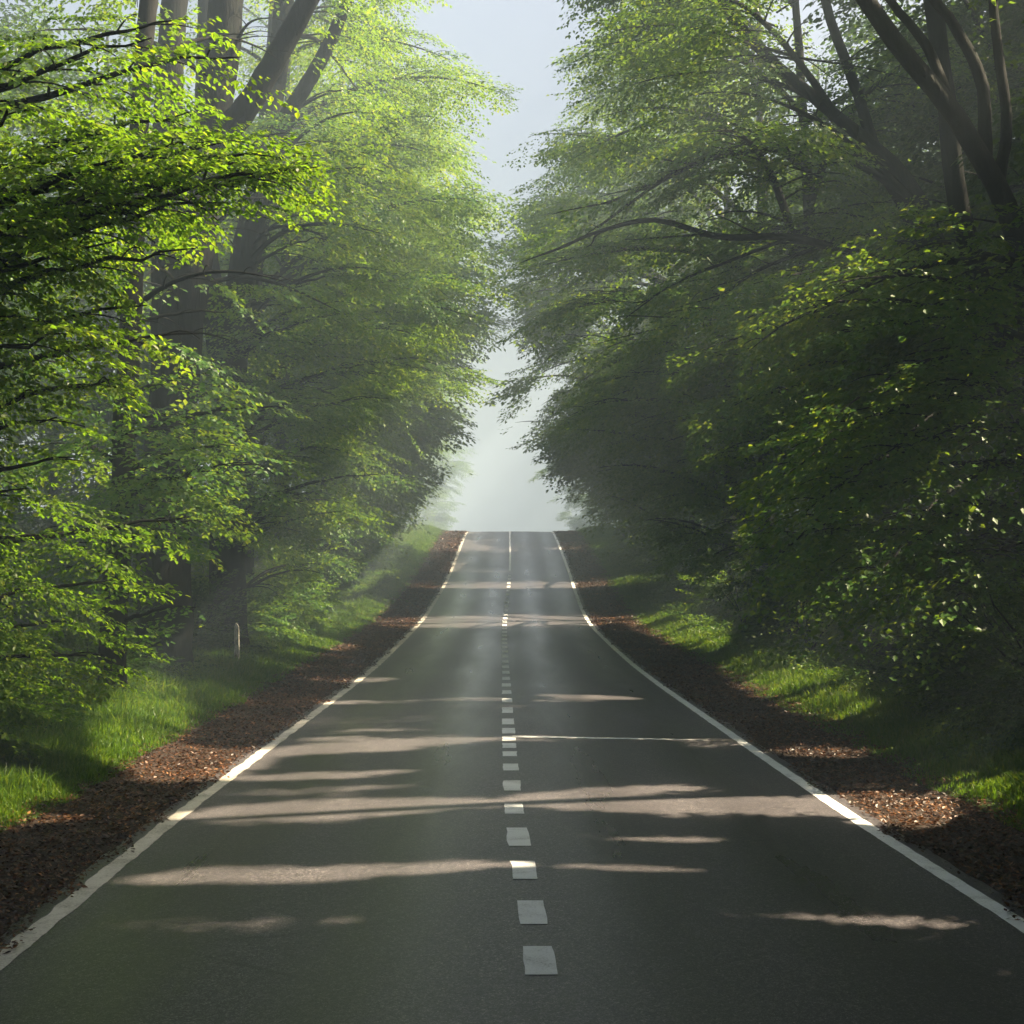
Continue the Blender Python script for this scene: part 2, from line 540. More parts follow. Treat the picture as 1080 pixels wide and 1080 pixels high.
def sun_gap(p):
    """True for leaves to leave out: they would stand in one of the sunlit gaps"""
    zg = np.zeros(len(p))
    for _ in range(3):
        t = np.maximum((p[:, 2] - zg) / S[2], 0)
        h = p - S[None] * t[:, None]
        zg = zr(h[:, 1])
    h[:, 2] = zg
    u, v = proj(h)
    ok = h[:, 1] > 4
    kill = np.zeros(len(p), bool)
    jit = rng.random(len(p))
    wob = hnoise(h[:, 0] * 1.3, h[:, 1] * 2.1)
    for x0, y0, x1, y1, h0, h1, pr in STREAKS:
        h0, h1, pr = h0 * 1.25 + .5, h1 * 1.25 + .5, min(1, pr + .1)
        t = (u - x0) / (x1 - x0)
        prof = np.sqrt(np.clip(1 - (2 * t - 1)**2, 0, 1)) * (1 + .35 * wob)
        d_ = np.abs(v - (y0 + (y1 - y0) * t)) / ((h0 + (h1 - h0) * t) * prof + 1e-6)
        kill |= ok & (t > 0) & (t < 1) & (jit < pr * np.clip((1.55 - d_) / .75, 0, 1))
    for c, r in SPOTS:
        dlt = p - c[None]
        al = dlt @ S
        pr = np.linalg.norm(dlt - al[:, None] * S[None], axis=1)
        kill |= (al > (4.6 if c[0] < 0 else r * 1.3 + .3)) & (pr < r * (1 + .25 * wob)) & (jit < .97)
    return kill


# ------------------------------------------------------------------ trees
def reach(h, tab):
    return np.interp(h, tab[0], tab[1])


def grow(side, base, H, tab, nl, lod, trunk=None, r0=.35, back=.35, extra=(), hmin=1.5, spread=.62, dens=1.0,
         cull=True, bare=(), keep=None, skeep=None, up0=.3, blmax=3.2, kbr=False):
    """branch skeleton + leaf sprays of one tree.
    tab: heights and how far out the crown reaches; extra: limb tips that must exist; bare: limbs drawn without leaves"""
    base = np.array(base, float)
    tb, br = Tubes(), Tubes()
    if trunk is None:
        lean = -side * rng.uniform(.0, .06) * H
        trunk = [[base + (0, 0, -.3), base + (lean * .1, rng.normal(0, .1), H * .25), base + (lean * .5, rng.normal(0, .25), H * .6), base + (lean, rng.normal(0, .3), H * .97)]]
        rads = [[r0, .04]]
    else:
        rads = [t[1] for t in trunk]; trunk = [t[0] for t in trunk]
    stems = []
    for pts, (ra, rb) in zip(trunk, rads):
        c = spline(pts, 26)
        c[1:-1] += rng.normal(0, min(.022, ra * .045), (24, 3)) * np.array((1, 1, 0))
        t = np.linspace(0, 1, 26)
        tb.add(c, ra + (rb - ra) * t**.8, 14, .28 if len(stems) == 0 else 0, .035)
        stems.append(c)
    main = stems[0]

    def at_height(h):
        i = int(np.clip(np.searchsorted(main[:, 2], h), 1, len(main) - 1))
        a, b_ = main[i - 1], main[i]
        t = np.clip((h - a[2]) / max(b_[2] - a[2], .01), 0, 1)
        return a + (b_ - a) * t
    org, ax, sc_ = [], [], []

    def dress(c, L, r, leafy=True, start=.22):
        """side branches and sprays along limb curve c"""
        k = len(c)
        br.add(c, r * (1 - np.linspace(0, 1, k))**.9 + .006, 6 if lod < 2 else 4)
        if not leafy:
            return
        nb = max(3, int(L / .52 * dens))
        for i in range(nb + 1):
            s = start + (1 - start) * i / nb
            q = min(int(s * (k - 1)), k - 2)
            p = c[q] + (c[q + 1] - c[q]) * (s * (k - 1) - q)
            tdir = c[q + 1] - c[q]; tdir = tdir / np.linalg.norm(tdir)
            if i == nb:
                org.append(p - tdir * .3); ax.append(tdir + (0, 0, -.1)); sc_.append(1.0)
                continue
            sgn = 1 if (i % 2) else -1
            a = sgn * rng.uniform(.65, 1.15)
            hd = np.array((tdir[0] * math.cos(a) - tdir[1] * math.sin(a), tdir[0] * math.sin(a) + tdir[1] * math.cos(a), 0))
            hd /= np.linalg.norm(hd) + 1e-9
            bl = (.35 + (1 - s) * L * .42) * rng.uniform(.7, 1.25)
            bl = min(bl, blmax * rng.uniform(.7, 1.1))
            e = p + hd * bl + np.array((0, 0, rng.uniform(-.20, .04) * bl))
            cc = bez(p, p + hd * bl * .35 + (0, 0, .10 * bl), p + hd * bl * .7 + (0, 0, .08 * bl), e, 6)
            if lod < 2:
                br.add(cc, np.linspace(max(.010, r * .32 * (1 - s) + .008), .005, 6), 4)
            ns = max(1, int(round(bl / .55)))
            for j in range(ns):
                u = (j + .4) / ns
                pq = cc[min(int(u * 5), 4)]
                dd = cc[min(int(u * 5), 4) + 1] - pq; dd /= np.linalg.norm(dd)
                b2 = (1 if j % 2 else -1) * rng.uniform(.2, .7)
                dd = np.array((dd[0] * math.cos(b2) - dd[1] * math.sin(b2), dd[0] * math.sin(b2) + dd[1] * math.cos(b2), dd[2] - .12))
                org.append(pq); ax.append(dd); sc_.append(rng.uniform(.75, 1.15))

    for a, tip, leafy, lift in extra:
        a = np.asarray(a, float); tip = np.asarray(tip, float)
        L = np.linalg.norm(tip - a)
        c = bez(a, a + (tip - a) * .3 + (0, 0, lift * L), a + (tip - a) * .72 + (0, 0, lift * .75 * L), tip, 16)
        c[1:-1] += rng.normal(0, .012 * L, (14, 3)) * .5
        dress(c, L, .018 + .011 * L, leafy, .12)
    for pts, r in bare:
        c = spline(pts, 22)
        k = len(c)
        br.add(c, np.linspace(r, r * .25, k), 7)
        L = np.linalg.norm(c[-1] - c[0])
        for i in range(5, 21, 3):
            sgn = rng.choice((-1, 1)); tdir = c[i] - c[i - 1]; tdir /= np.linalg.norm(tdir)
            e = c[i] + tdir * rng.uniform(.6, 1.6) + np.array((rng.normal(0, .3), sgn * rng.uniform(.2, .9), rng.uniform(-.1, .5)))
            cc = bez(c[i], c[i] + tdir * .4, e - tdir * .3, e, 6)
            br.add(cc, np.linspace(r * .35, .006, 6), 5)
            for q in (3, 5):
                org.append(cc[q]); ax.append(tdir + (0, rng.normal(0, .5), -.1)); sc_.append(.9)
    for i in range(nl):
        h = hmin + (H * .97 - hmin) * ((i + rng.random()) / nl)
        toward = rng.random() > back
        a = (rng.normal(0, spread)) if toward else rng.uniform(1.2, 2 * PI - 1.2)
        R = max(.8, reach(h, tab) * rng.uniform(.55, 1.03) * (1 if toward else .75) / max(.55, abs(math.cos(a)) if toward else 1))
        R = min(R, reach(h, tab) * 1.25)
        d = np.array((-side * math.cos(a), math.sin(a), 0))
        ha = max(.5, h - R * rng.uniform(.15, .5))
        p0 = at_height(ha)
        tip = np.array((base[0], base[1], 0)) + d * R
        tip[2] = base[2] * 0 + h + base[2] - R * rng.uniform(.10, .28)
        p0 = p0.copy()
        L = np.linalg.norm(tip - p0)
        c = bez(p0, p0 + d * L * .3 + (0, 0, up0 * L), tip - d * L * .3 + (0, 0, .10 * L), tip, 24 if skeep is not None else 12)
        if skeep is not None:
            ok = skeep(c)
            if not ok.all():
                c = c[:max(6, int(np.argmin(ok)))]
                L = np.linalg.norm(c[-1] - c[0])
        dress(c, L, .018 + .011 * L)
    org = np.array(org); ax = np.array(ax); sc_ = np.array(sc_)
    up = np.tile((0., 0., 1.), (len(org), 1)) + rng.normal(0, .09, (len(org), 3))
    ax[:, 2] += rng.normal(-.08, .06, len(ax))
    if skeep is not None:
        br.thin(lambda p: ~skeep(p), .05)
        k = skeep(org + ax * .9); org, ax, sc_, up = org[k], ax[k], sc_[k], up[k]
    lv = sprays_to_leaves(org, ax, up, sc_, lod)
    if keep is not None:
        k = keep(lv[0]); lv = [q[k] for q in lv]
    if keep is not None and kbr:
        br.thin(lambda p: ~keep(p), 9)
    if cull:
        k = ~sun_gap(lv[0]); lv = [q[k] for q in lv]
        (br.thin_all if (kbr and lod == 2) else br.thin)(sun_gap)
    # nothing below the ground
    k = lv[0][:, 2] > gz(lv[0][:, 0], lv[0][:, 1]) + .05
    lv = [q[k] for q in lv]
    return tb, br, lv


NLEAF = [0]


def finish(name, base, parts, lod, material, label, group=None, bark='bark', bright=0.0):
    tb, br, lv = parts
    base = np.array(base, float)
    r = root(name, tuple(base), label, 'tree', group)
    tb.build('trunk', M[bark], r, base)
    br.build('branches', M['bark'], r, base)
    link('crown', leaf_mesh('crown', *lv, lod, M[material], base, bright), r)
    NLEAF[0] += len(lv[0])
    return r


def copy_tree(o, loc, rz, scale, label, group):
    c = o.copy(); C.objects.link(c)
    c.location = loc; c.rotation_euler = (0, 0, rz); c.scale = scale
    c['label'] = label; c['group'] = group
    for ch in o.children:
        d = ch.copy(); C.objects.link(d); d.parent = c
    return c


def B(x, y): return (x, y, float(gz(x, y)))


def side_keep(side, tab_x, amp=.35, bias=.1):
    """leaves may not hang further over the road than tab_x(height above road)"""
    seed = rng.uniform(0, 50)

    def f(p):
        h = p[:, 2] - zr(p[:, 1])
        lim = np.interp(h, tab_x[0], tab_x[1]) + amp * (hnoise(p[:, 1] * .7, p[:, 2] * 1.5 + seed) + side * bias)
        return (p[:, 0] < lim) if side < 0 else (p[:, 0] > lim)
    return f


BY = [-400, 0, 50, 100, 200, 270, 330, 380, 400, 450, 500, 550, 580, 700]
BL = [480, 534, 547, 557, 540, 528, 536, 512, 495, 485, 462, 440, 425, 330]
BR = [760, 640, 620, 580, 540, 512, 532, 528, 515, 525, 570, 630, 660, 760]


def edge(y, side, off=0.0):
    """how far a crown at depth y may come over the road: (heights, x)"""
    hs = np.arange(0, 34, 1.0)
    z0 = float(zr(y))
    pts = np.stack([np.zeros_like(hs), np.full_like(hs, y), hs + z0], 1)
    _, py = proj(pts)
    b_ = np.interp(py, BY, BL if side < 0 else BR)
    x = (b_ + side * off - 540) / F * y
    base_ = np.interp(hs, [0, 2, 4, 6, 7.5, 9, 40], [6.1, 5.4, 4.0, 2.2, .6, -1.0, -3])
    return hs, (np.minimum(x, -base_) if side < 0 else np.maximum(x, base_))


# how far the crowns come over the road (x at height)
EDGE_L = ([0, 1.5, 3, 5, 8, 12, 18, 27], [-6.2, -5.6, -4.9, -3.6, -2.4, -1.1, -.8, -1.2])
EDGE_R = ([0, 2, 4.5, 6.5, 9, 13, 17, 22, 27], [6.6, 6.0, 4.8, 2.2, .6, -.2, -.3, 1.3, 4.2])
TAB8 = ([0, 2, 4, 8, 12, 18, 22, 26], [2.2, 3.0, 4.2, 6.6, 8.3, 8.2, 6.5, 2.5])

# ---- left side
SL, SR = -1, 1


def px_keep_left(xlim):
    return lambda p: proj(p)[0] < 1e9


# overhanging hazel-like tree nearest the camera
b0 = B(-8.6, 15.5)
tips = []
for (px, py, Y) in [(335, 176, 14.2), (325, 172, 13.7), (318, 178, 14.7), (300, 165, 14.1), (275, 160, 13.6), (285, 168, 14.7), (235, 150, 14.1), (215, 150, 13.4), (180, 140, 14.3), (262, 150, 14.6), (200, 118, 14.0), (240, 214, 14.4), (150, 165, 13.2), (90, 150, 13.0), (205, 262, 14.6), (120, 255, 13.6),
                    (40, 230, 13.0), (155, 322, 15.0), (210, 352, 16.2), (138, 402, 14.6), (70, 352, 13.6), (20, 330, 13.2), (80, 482, 14.4), (60, 440, 14.0), (30, 515, 14.6),
                    (200, 545, 16.6), (118, 612, 16.5), (60, 560, 15.4), (70, 655, 16.5), (110, 690, 17.0), (20, 610, 15.4), (10, 690, 16.0), (160, 40, 13.6), (200, 20, 14.5), (90, 60, 13.2), (255, 60, 15.0), (30, 110, 12.6)]:
    t = P(px, py, Y)
    a = np.array((b0[0] + .25, b0[1] + rng.uniform(-.3, .3), max(.6, t[2] - .32 * abs(t[0] - b0[0]))))
    tips.append((a, t, True, .10))
parts = grow(SL, b0, 12.5, ([0, 3, 6, 9, 12], [2.4, 3.0, 3.2, 3.0, 1.2]), 12, 0, None, .20, extra=tips, hmin=1.2, spread=.8, dens=1.0, blmax=.8,
             back=1.0,
             keep=side_keep(-1, ([0, 1.2, 2.0, 2.8, 3.3, 3.9, 4.3, 4.9, 5.5, 5.95, 6.15, 7.0, 7.4, 8, 12], [-4.7, -4.2, -3.95, -4.0, -4.4, -4.3, -3.5, -3.7, -4.1, -3.5, -2.0, -1.8, -3.0, -2.9, -2.7]), .3))
finish('broadleaf_tree', b0, parts, 0, 'leaf_young', 'sunlit yellow-green tree hanging over the left verge, nearest the camera', bright=-.02)

# slim pale trunk
b1 = tuple(P(118, 748, 24.0)); b1 = B(b1[0], 24.0)
tr = [([P(118, 760, 24), P(120, 650, 24), P(128, 560, 24), P(132, 440, 24), P(140, 300, 24), P(146, 140, 24), P(160, -40, 24)], (.24, .15)),
      ([P(146, 160, 24), P(152, 60, 24.1), P(165, -30, 24.3), P(178, -200, 24.5)], (.15, .05))]
tips = []
for (px, py, Y) in [(275, 490, 22.5), (205, 552, 22.0), (250, 470, 23.5), (190, 505, 22.0), (210, 640, 23.5), (300, 430, 24.5), (230, 395, 23.5), (170, 440, 22), (240, 330, 24.5), (60, 470, 23), (60, 600, 23), (30, 380, 23), (80, 260, 23)]:
    t = P(px, py, Y)
    tips.append((np.array((b1[0], 24., max(.6, t[2] - .25 * abs(t[0] - b1[0])))), t, True, .12))
parts = grow(SL, b1, 17, ([0, 2, 4, 8, 12, 17], [1.0, 1.5, 2.6, 3.0, 3.0, 1.5]), 12, 1, tr, .2, .5, tips, 2.0, .8, 1.2, blmax=1.1, keep=side_keep(-1, ([0, 3, 5.5, 6.5, 9, 18], [-6, -4.4, -4.4, -6.2, -6.3, -6.3])))
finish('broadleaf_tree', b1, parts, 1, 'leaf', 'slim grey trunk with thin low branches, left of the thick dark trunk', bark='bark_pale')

# thick dark trunk
b2 = B(P(172, 720, 29.5)[0], 29.5)
tr = [([P(170, 735, 29.5), P(172, 640, 29.5), P(174, 540, 29.5), P(186, 400, 29.5), P(208, 230, 29.5), P(228, 90, 29.5), P(246, -60, 29.5), P(262, -260, 29.5)], (.66, .30)),
      ([P(180, 470, 29.5), P(178, 330, 29.7), P(176, 200, 30), P(180, 60, 30.3), P(192, -80, 30.5)], (.42, .26)),
      ([P(220, 160, 29.5), P(262, 110, 29.2), P(302, 40, 29), P(340, -30, 28.8), P(370, -120, 28.6)], (.30, .18))]
parts = grow(SL, b2, 25, ([0, 3, 6, 10, 14, 20, 25], [1.4, 2.4, 3.0, 3.6, 4.0, 3.5, 2.0]), 24, 1, tr, .6, .45, (), 3.0, .7, .8,
             keep=lambda p: ~((proj(p)[0] > 150) & (proj(p)[0] < 330) & (proj(p)[1] < 300) & (p[:, 1] < 31)))
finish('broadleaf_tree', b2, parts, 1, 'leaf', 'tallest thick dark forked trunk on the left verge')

# trunk pair behind it
b3 = B(P(245, 690, 36)[0], 36.0)
tr = [([P(238, 705, 36), P(240, 560, 36), P(244, 420, 36), P(252, 300, 36), P(272, 200, 36), P(286, 120, 36), P(298, 20, 36), P(306, -120, 36)], (.50, .22)),
      ([P(280, 160, 36), P(310, 110, 35.7), P(340, 60, 35.5), P(366, 0, 35.2), P(392, -90, 35)], (.24, .12)),
      ([P(240, 430, 36), P(226, 330, 36.2), P(214, 200, 36.5), P(216, 60, 36.8), P(222, -90, 37)], (.34, .2))]
tips = []
for (px, py, Y) in [(395, 385, 35), (370, 330, 35), (410, 420, 36), (330, 300, 34), (300, 345, 33.5), (350, 470, 34), (400, 500, 36), (360, 540, 35), (330, 420, 33), (380, 290, 36), (300, 520, 33.5), (345, 250, 35)]:
    t = P(px, py, Y)
    tips.append((np.array((b3[0] + .2, 36., max(.6, t[2] - .28 * abs(t[0] - b3[0])))), t, True, .12))
parts = grow(SL, b3, 25, ([0, 2, 4, 8, 12, 20, 25], [1.4, 2.0, 2.8, 3.6, 4.2, 4.6, 2.0]), 34, 1, tr, .5, .35, tips, 2.0, .7, .9,
             keep=lambda p, f=side_keep(-1, ([0, 2, 4, 8, 12, 20, 30], [-6.3, -5.4, -4.2, -3.1, -2.6, -2.2, -2.2])): f(p) & ~((proj(p)[0] > 150) & (proj(p)[0] < 345) & (proj(p)[1] < 300) & (p[:, 1] < 37)))
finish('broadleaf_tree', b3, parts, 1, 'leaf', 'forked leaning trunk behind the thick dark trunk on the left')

left_far = []
specs = [(-8.2, 43.5, 25, 46, 1, 'leafy tree with a sunlit yellow-green low edge above the left grass'),
         (-8.4, 52, 26, 46, 1, 'misty tall tree left of the road, its crown reaching the sky gap'),
         (-8.0, 61, 27, 46, 2, 'pale hazy tree on the left whose top meets the opposite crowns'),
         (-8.4, 71, 27, 46, 2, 'hazy grey-green tree left of the rising road below the crest')]
for i, (x, y, H, nl, lod, lab) in enumerate(specs):
    b = B(x, y)
    parts = grow(SL, b, H, TAB8, int(nl * .72), lod, None, .38, .28, (), 1.6, .75, 1.25, skeep=side_keep(-1, edge(y, -1, (-4, 2, -2, 8)[i]), .7, .25))
    left_far.append(finish('broadleaf_tree', b, parts, lod, 'leaf', lab))

# ---- right side
# leaning near trunk with forks
b4 = B(P(1110, 720, 22.5)[0], 22.5)
tr = [([P(1105, 760, 22.5), P(1100, 560, 22.5), P(1092, 400, 22.5), P(1075, 260, 22.5), P(1046, 188, 22.5), P(1000, 112, 22.4), P(950, 52, 22.2), P(905, -12, 22), P(850, -110, 21.8), P(800, -330, 21.5), P(790, -700, 21.5), P(800, -1000, 21.5)], (.23, .09)),
      ([P(1004, 118, 22.4), P(978, 50, 22.6), P(935, -5, 22.8), P(890, -90, 23)], (.10, .05)),
      ([P(1052, 200, 22.5), P(1062, 130, 22.5), P(1052, 50, 22.5), P(1044, -20, 22.5), P(1030, -160, 22.5)], (.10, .06)),
      ([P(1040, 186, 22.5), P(1036, 90, 22.7), P(1008, 30, 22.9), P(972, -20, 23), P(930, -120, 23)], (.12, .06))]
tips = []
for (px, py, Y) in [(830, 500, 20.5), (818, 590, 20.5), (880, 440, 21), (850, 540, 20), (900, 395, 21), (930, 480, 20), (960, 560, 19.5), (920, 610, 20), (1000, 420, 20), (1040, 500, 19.5), (1000, 640, 19.5), (880, 625, 21),
                    (900, 255, 21), (960, 225, 21), (880, 300, 21.3), (830, 330, 21.5), (790, 370, 22), (1020, 300, 20.5), (950, 320, 20.8), (890, 350, 21.3), (1060, 620, 19), (1060, 400, 20), (1050, 45, 21.5)]:
    t = P(px, py, Y)
    a = np.array((b4[0] - .1, 22.5, max(.6, t[2] + (.30 if py > 350 else -.1) * abs(t[0] - b4[0]))))
    tips.append((a, t, True, .16))
parts = grow(SR, b4, 26, ([0, 3, 6, 9, 13, 19, 26], [2.0, 2.6, 3.2, 3.5, 5, 6, 3]), 40, 1, tr, .3, .9, tips, 2.5, .8, 1.6, blmax=1.2, kbr=True,
             keep=lambda p: ~((proj(p)[0] < 1080) & (proj(p)[1] < 205) & ~((proj(p)[0] > 1025) & (proj(p)[1] < 70) & (proj(p)[0] < 1072))) & (proj(p)[0] > 780))
finish('broadleaf_tree', b4, parts, 1, 'leaf', 'right-hand tree with dark forked leaning trunk and drooping leafy layers, nearest on that side', bright=.1)

# second trunk of the right, leaning, hidden by leaves higher up
b5 = B(P(1075, 690, 27)[0], 27.0)
tr = [([P(1085, 715, 27), P(1078, 500, 27), P(1056, 385, 27), P(1032, 295, 27), P(1012, 220, 27), P(1000, 120, 27), P(985, 0, 27), P(975, -120, 27), P(970, -400, 27), P(968, -700, 27)], (.26, .14))]
tips = []
for (px, py, Y) in [(700, 400, 27), (740, 370, 27), (780, 340, 27), (720, 450, 27), (770, 430, 26), (690, 470, 28), (740, 540, 26.5), (720, 500, 27), (820, 400, 25.5), (760, 600, 26), (810, 650, 25.5), (740, 640, 27), (850, 660, 25), (900, 690, 24), (700, 350, 28), (840, 300, 26)]:
    t = P(px, py, Y)
    tips.append((np.array((b5[0], 27., max(.6, t[2] + .05 * abs(t[0] - b5[0])))), t, True, .15))
parts = grow(SR, b5, 26, ([0, 3, 6, 10, 15, 21, 26], [2.4, 3.4, 4.6, 5.4, 6.0, 5.5, 3]), 36, 1, tr, .3, .7, tips, 1.8, .7, 1.5, blmax=1.4, kbr=True,
             keep=lambda p: side_keep(1, ([0, 2, 4, 6, 9, 30], [6.2, 5.4, 3.6, 2.9, 2.8, 2.8]))(p) & ~((proj(p)[1] < 205) & (proj(p)[0] > 700)))
finish('broadleaf_tree', b5, parts, 1, 'leaf', 'tree with a thin bent trunk behind the sunlit leaf plate on the right', bright=.05)

# tree with long bare arching boughs
b6 = B(P(1050, 690, 32)[0], 32.0)
tr = [([P(1062, 700, 32), P(1040, 500, 32), P(1005, 310, 32), P(962, 200, 32), P(915, 150, 32), P(855, 100, 31.8), P(790, 40, 31.5), P(745, -20, 31.2), P(700, -110, 31)], (.26, .07)),
      ([P(1020, 380, 32), P(960, 230, 32.2), P(930, 175, 32.4), P(905, 100, 32.6), P(870, 0, 33), P(850, -120, 33.4)], (.20, .09))]
bare = [([P(915, 165, 32), P(850, 150, 31.5), P(790, 150, 31), P(740, 170, 30.6), P(690, 192, 30.3), P(640, 215, 30)], .085),
        ([P(955, 205, 32), P(900, 172, 31.5), P(830, 158, 31), P(760, 165, 30.4), P(700, 190, 30), P(630, 240, 29.6)], .095),
        ([P(985, 285, 32), P(900, 266, 31.2), P(830, 250, 30.6), P(760, 250, 30), P(690, 232, 29.6), P(630, 245, 29.2), P(590, 262, 29)], .11),
        ([P(870, 258, 31), P(800, 285, 30.4), P(750, 320, 30), P(700, 345, 29.8)], .05),
        ([P(830, 252, 30.6), P(770, 275, 30.2), P(710, 300, 30), P(660, 335, 29.8)], .045),
        ([P(790, 45, 31.5), P(840, 60, 31), P(905, 70, 30.8)], .05),
        ([P(905, 230, 31.8), P(870, 190, 31.2), P(820, 175, 30.6), P(770, 180, 30.2)], .06)]
parts = grow(SR, b6, 26, ([0, 3, 6, 10, 15, 20, 26], [2.2, 3.0, 4.2, 7.0, 9.0, 8, 4]), 44, 1, tr, .35, .3, (), 2.0, .6, 1.0, bare=bare,
             keep=lambda p: side_keep(1, ([0, 2, 4, 6, 8, 10, 14, 18, 22], [6.4, 5.4, 3.6, 3.0, 1.8, 1.2, 1.0, 1.2, 2.5]))(p) & ~((proj(p)[1] < 215) & (proj(p)[0] > 830) & (p[:, 1] < 33)))
finish('broadleaf_tree', b6, parts, 1, 'leaf', 'tree with long dark arching boughs spread in front of the right-hand leaves')

right_far = []
TABR = ([0, 2, 4, 8, 12, 18, 22, 26], [2.2, 2.8, 5.2, 10.2, 10.6, 10, 7.0, 2.5])
specs = [(8.6, 39, 25, 54, 1, 'dense tree on the right whose crown spreads widest over the road'),
         (8.4, 47, 25, 50, 1, 'tree behind the widest right crown, its low leaf edge hanging above the verge'),
         (8.6, 56, 26, 48, 1, 'misty tree on the right with leaf tips hanging into the white gap'),
         (8.4, 65, 26, 46, 2, 'hazy tree right of the climbing road with a dim rounded crown'),
         (8.6, 75, 24, 42, 2, 'pale misty tree right of the road just below the crest')]
for i, (x, y, H, nl, lod, lab) in enumerate(specs):
    b = B(x, y)
    parts = grow(SR, b, H, TABR, int(nl * .72), lod, None, .36, .25, (), 1.6, .75, 1.25, skeep=side_keep(1, edge(y, 1, (2, 0, 6, 12, 20)[i]), .7, .35))
    right_far.append(finish('broadleaf_tree', b, parts, lod, 'leaf', lab))

# ---- far rows (copies share their meshes)
k = 0
for x, y in [(-11.6, 83), (-12.2, 95), (-12.6, 108), (-13, 123), (-13.5, 143), (-13.5, 166), (-13.5, 192)]:
    copy_tree(left_far[2 + k % 2], B(x, y), rng.uniform(-.5, .5), (1, 1 if k % 2 else -1, .95), 'pale misty tree in the far row left of the crest', 'far trees left of the crest'); k += 1
for x, y in [(12.4, 87), (15, 101), (15.5, 114), (14.5, 140), (14.5, 165), (14.5, 190)]:
    copy_tree(right_far[3 + k % 2], B(x, y), rng.uniform(-.5, .5), (1, 1 if k % 2 else -1, .6 if 90 < y < 130 else .9), 'pale misty tree in the far row right of the crest', 'far trees right of the crest'); k += 1

# the wood behind the front rows
bw = B(-15, 30)
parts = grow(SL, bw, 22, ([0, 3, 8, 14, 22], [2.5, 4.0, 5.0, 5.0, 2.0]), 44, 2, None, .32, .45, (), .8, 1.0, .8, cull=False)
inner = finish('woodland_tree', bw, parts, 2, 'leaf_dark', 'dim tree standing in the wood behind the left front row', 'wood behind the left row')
k = 0
for x, y in [(-14, 20), (-15.5, 40), (-14.5, 50), (-15, 60), (-14.5, 70), (-15, 82), (-15, 95), (-15, 108), (-22, 26), (-23, 36), (-22.5, 46), (-23, 57), (-22, 68), (-23, 80), (-30, 40), (-31, 54), (-30, 68), (-30, 84)]:
    copy_tree(inner, B(x + rng.uniform(-.8, .8), y), rng.uniform(0, 6.28), (1, 1, rng.uniform(.9, 1.15)), 'dim tree standing in the wood behind the left front row', 'wood behind the left row'); k += 1
k = 0
for x, y in [(14.5, 25), (15.5, 34), (14.5, 43), (15.5, 53), (14.5, 64), (15.5, 75), (21.5, 30), (22, 41), (22, 54), (13.2, 36.5)]:
    b = B(x, y)
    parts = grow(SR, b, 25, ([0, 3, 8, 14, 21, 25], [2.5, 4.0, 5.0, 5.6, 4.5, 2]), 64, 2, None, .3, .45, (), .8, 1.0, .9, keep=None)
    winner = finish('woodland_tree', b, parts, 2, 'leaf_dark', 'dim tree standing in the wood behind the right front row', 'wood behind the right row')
for x, y in [(15, 88), (16, 102), (22, 68), (22, 84), (29, 36), (29, 50), (29, 66), (30, 84)]:
    copy_tree(winner, B(x + rng.uniform(-.8, .8), y), rng.uniform(0, 6.28), (1, 1, .7 if y > 85 else 1), 'dim tree standing in the wood behind the right front row', 'wood behind the right row'); k += 1

# unseen trees right of the camera, added to shade the road ahead
for i, (x, y, H) in enumerate([(8.8, 16.2, 22), (8.8, 9.5, 20), (8.6, 3.5, 18), (8.8, -3, 18)]):
    b = B(x, y)
    parts = grow(SR, b, H, ([0, 3, 6, 10, 15, 20, 24], [1.5, 2.8, 4.0, 6.5, 7.5, 6, 3.5]), 100, 2, None, .25, .35, (), 2.0, 1.0, 1.5, kbr=True,
                 keep=lambda p: (p[:, 1] < -1) | (proj(p)[0] > 1100) | (proj(p)[1] < -30))
    finish('added_shade_tree', b, parts, 2, 'leaf', 'unseen tree added right of the picture to shade the near road', 'added shade trees beside the near road')

for x, y in [(-9.0, 0), (-9.2, -9), (9.0, -11)]:  # unseen trees added around the camera to block sky light over the road
    b = B(x, y); sd = -1 if x < 0 else 1
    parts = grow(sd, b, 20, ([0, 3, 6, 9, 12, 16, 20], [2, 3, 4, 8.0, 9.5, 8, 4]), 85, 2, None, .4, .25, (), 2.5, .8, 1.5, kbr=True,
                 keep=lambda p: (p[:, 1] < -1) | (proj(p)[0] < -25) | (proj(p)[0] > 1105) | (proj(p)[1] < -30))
    finish('sky_blocker_tree', b, parts, 2, 'leaf_dark', 'unseen tree added beside the camera, its crown blocking sky light over the road', 'added sky-blocking trees beside the camera')

